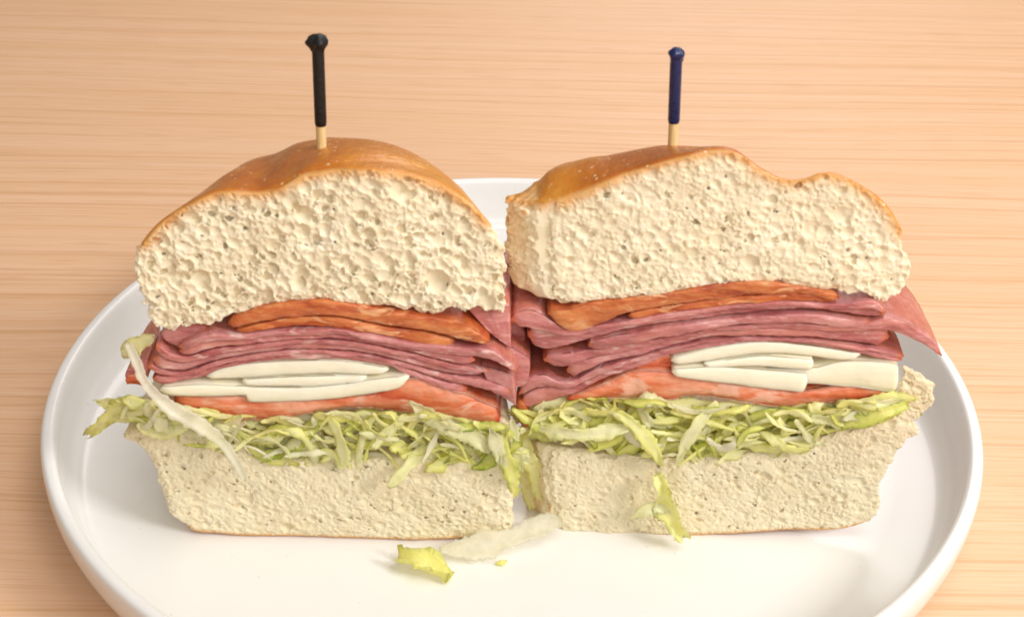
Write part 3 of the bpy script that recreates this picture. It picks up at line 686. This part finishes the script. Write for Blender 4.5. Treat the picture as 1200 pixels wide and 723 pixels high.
shred(right, baseR, yR, [(615, 500, 4), (618, 530, 3), (626, 552, 4), (632, 585, 6)], 4.4, False, 207, ruffle=.5)
shred(right, baseR, yR, [(608, 515, 8), (612, 545, 8), (620, 575, 9), (624, 596, 9)], 5.0, False, 208, ruffle=.5)

slab('ham_slice', left, baseL, yL, [(574, 418), (600, 426), (622, 436)], [(574, 440), (600, 448), (620, 456)], M_ham, off=8*MM, seed=71, depth=26*MM)  # ham added from here to the toothpicks to darken the gap between halves
slab('ham_slice', left, baseL, yL, [(570, 384), (596, 388), (616, 396)], [(570, 402), (596, 408), (616, 414)], M_ham, off=12*MM, seed=72, depth=26*MM)
slab('ham_slice', right, baseR, yR, [(586, 350), (606, 352), (640, 356)], [(586, 374), (606, 378), (640, 384)], M_ham, off=18*MM, seed=73, depth=10*MM)
layered('ham_slice', right, baseR, yR, [(588, 386), (620, 384), (664, 388)], [(590, 474), (620, 478), (664, 474)], M_ham, k=4, off=19*MM, seed=74, depth=22*MM)
layered('ham_slice', left, baseL, yL, [(584, 400), (604, 408), (616, 420)], [(584, 462), (600, 474), (612, 476)], M_ham, k=3, off=12*MM, seed=75, depth=20*MM)
slab('ham_slice', left, baseL, yL, [(592, 420), (606, 424), (622, 436)], [(592, 462), (608, 468), (620, 462)], M_ham, off=6*MM, seed=76, depth=16*MM)
# ================================================================= toothpicks
def toothpick(u_t, v_t, u_b, v_b, y, capcol, label, knob, seed, vcap):
    top, bot = W(u_t, v_t, y), W(u_b, v_b+60, y)
    ax = top-bot; L = np.linalg.norm(ax); q = Vector(ax).to_track_quat('Z', 'Y').to_matrix()
    q = np.array(q); r = np.random.default_rng(seed)
    th = thing('toothpick', label, 'toothpick', bot, 'toothpicks standing in the sandwich')
    def tube(name, z0, z1, rad, mat, nz=30, bumps=0.0):
        bumps = bumps*(1.8 if knob > 1 else 1)
        n = 20; zz = np.linspace(0, 1, nz); ang = np.linspace(0, 2*np.pi, n, endpoint=False); V = []
        for k, t in enumerate(zz):
            rr = rad(t)
            for a in ang:
                x = rr*(1+bumps*(math.sin(3*a+t*9+seed)*.5+math.sin(5*a-t*23)*.5)*(t > .82))
                V.append((x*math.cos(a), x*math.sin(a), z0+(z1-z0)*t))
        V = np.array(V)@q.T
        i = np.arange(nz-1)[:, None]; j = np.arange(n)[None, :]; j2 = (j+1) % n
        F = np.stack(np.broadcast_arrays(i*n+j, i*n+j2, (i+1)*n+j2, (i+1)*n+j), -1).reshape(-1, 4)
        c0 = [list(range(0, n))[::-1]]; c1 = [list(range((nz-1)*n, nz*n))]
        mesh_np(name, V, [F, np.array(c0), np.array(c1)], mat, th, True)
    frac = (v_b+60-vcap)/(v_b+60-v_t); zc = L*frac
    tube('stick', 0, zc+2*MM, lambda t: .00128*min(1, .3+t*4), M_stick)
    def rad(t):
        b = .00152 if t > .02 else .0014
        if t > .8: b += knob*MM*math.exp(-((t-.925)/.055)**2)
        if t > .94: b *= math.sqrt(max(0.0, 1-((t-.94)/.0601)**2))
        return max(b, 1e-5)
    tube('painted_cap', zc, L, rad, capcol, 70, .16)
M_black = mat_simple('black_paint', (.002, .002, .003), .5, (700, .6, .0006))
M_blue = mat_simple('blue_paint', (.005, .014, .085), .28, (700, .6, .0006))
toothpick(372, 40, 379, 172, yL+16*MM, M_black, 'wooden toothpick with long black cap standing in the left sandwich half', 1.15, 1, 144)
toothpick(793, 56, 786, 172, yR+14*MM, M_blue, 'wooden toothpick with glossy dark blue cap standing in the right sandwich half', .55, 2, 141)

# ================================================================= loose pieces on the plate
def on_plate(name, label, cat, uvz, wd, mat, seed, group=None, **kw):
    P = [Wz(u, v, ZF+z*MM) for u, v, z in uvz]; b = P[len(P)//2].copy(); b[2] = ZF
    o = ribbon(name, None, tuple(b), P, wd*MM, mat, seed, **kw)
    return tag(o, label, cat, group)
on_plate('lettuce_piece', 'small pale yellow lettuce scrap lying alone on the plate in front of the sandwich', 'lettuce', [(466, 656, 1.6), (486, 659, 3.2), (506, 668, 2.6), (524, 682, 1.2)], 7.0, M_let, 301, ruffle=.35, tilt=1.25, curl=.9, leafy=(.1, .35), taper=.2, cross=7)
on_plate('lettuce_rib', 'translucent whitish strip of lettuce rib lying on the plate between the two sandwich halves', 'lettuce', [(515, 645, 2.2), (545, 644, 2.6), (580, 638, 2.8), (610, 628, 3.4), (640, 616, 4.2), (660, 612, 5)], 7.5, M_clear, 302, ruffle=.25, tilt=.7, curl=.5, thick=1.2*MM, leafy=(.0, .2), cross=7)
on_plate('lettuce_crumb', 'tiny yellow lettuce crumb on the plate beside the whitish strip', 'lettuce', [(581, 661, .4), (587, 660, .7), (594, 657, .4)], 1.8, M_let, 303, ruffle=.2, tilt=1.2, leafy=(.1, .3))
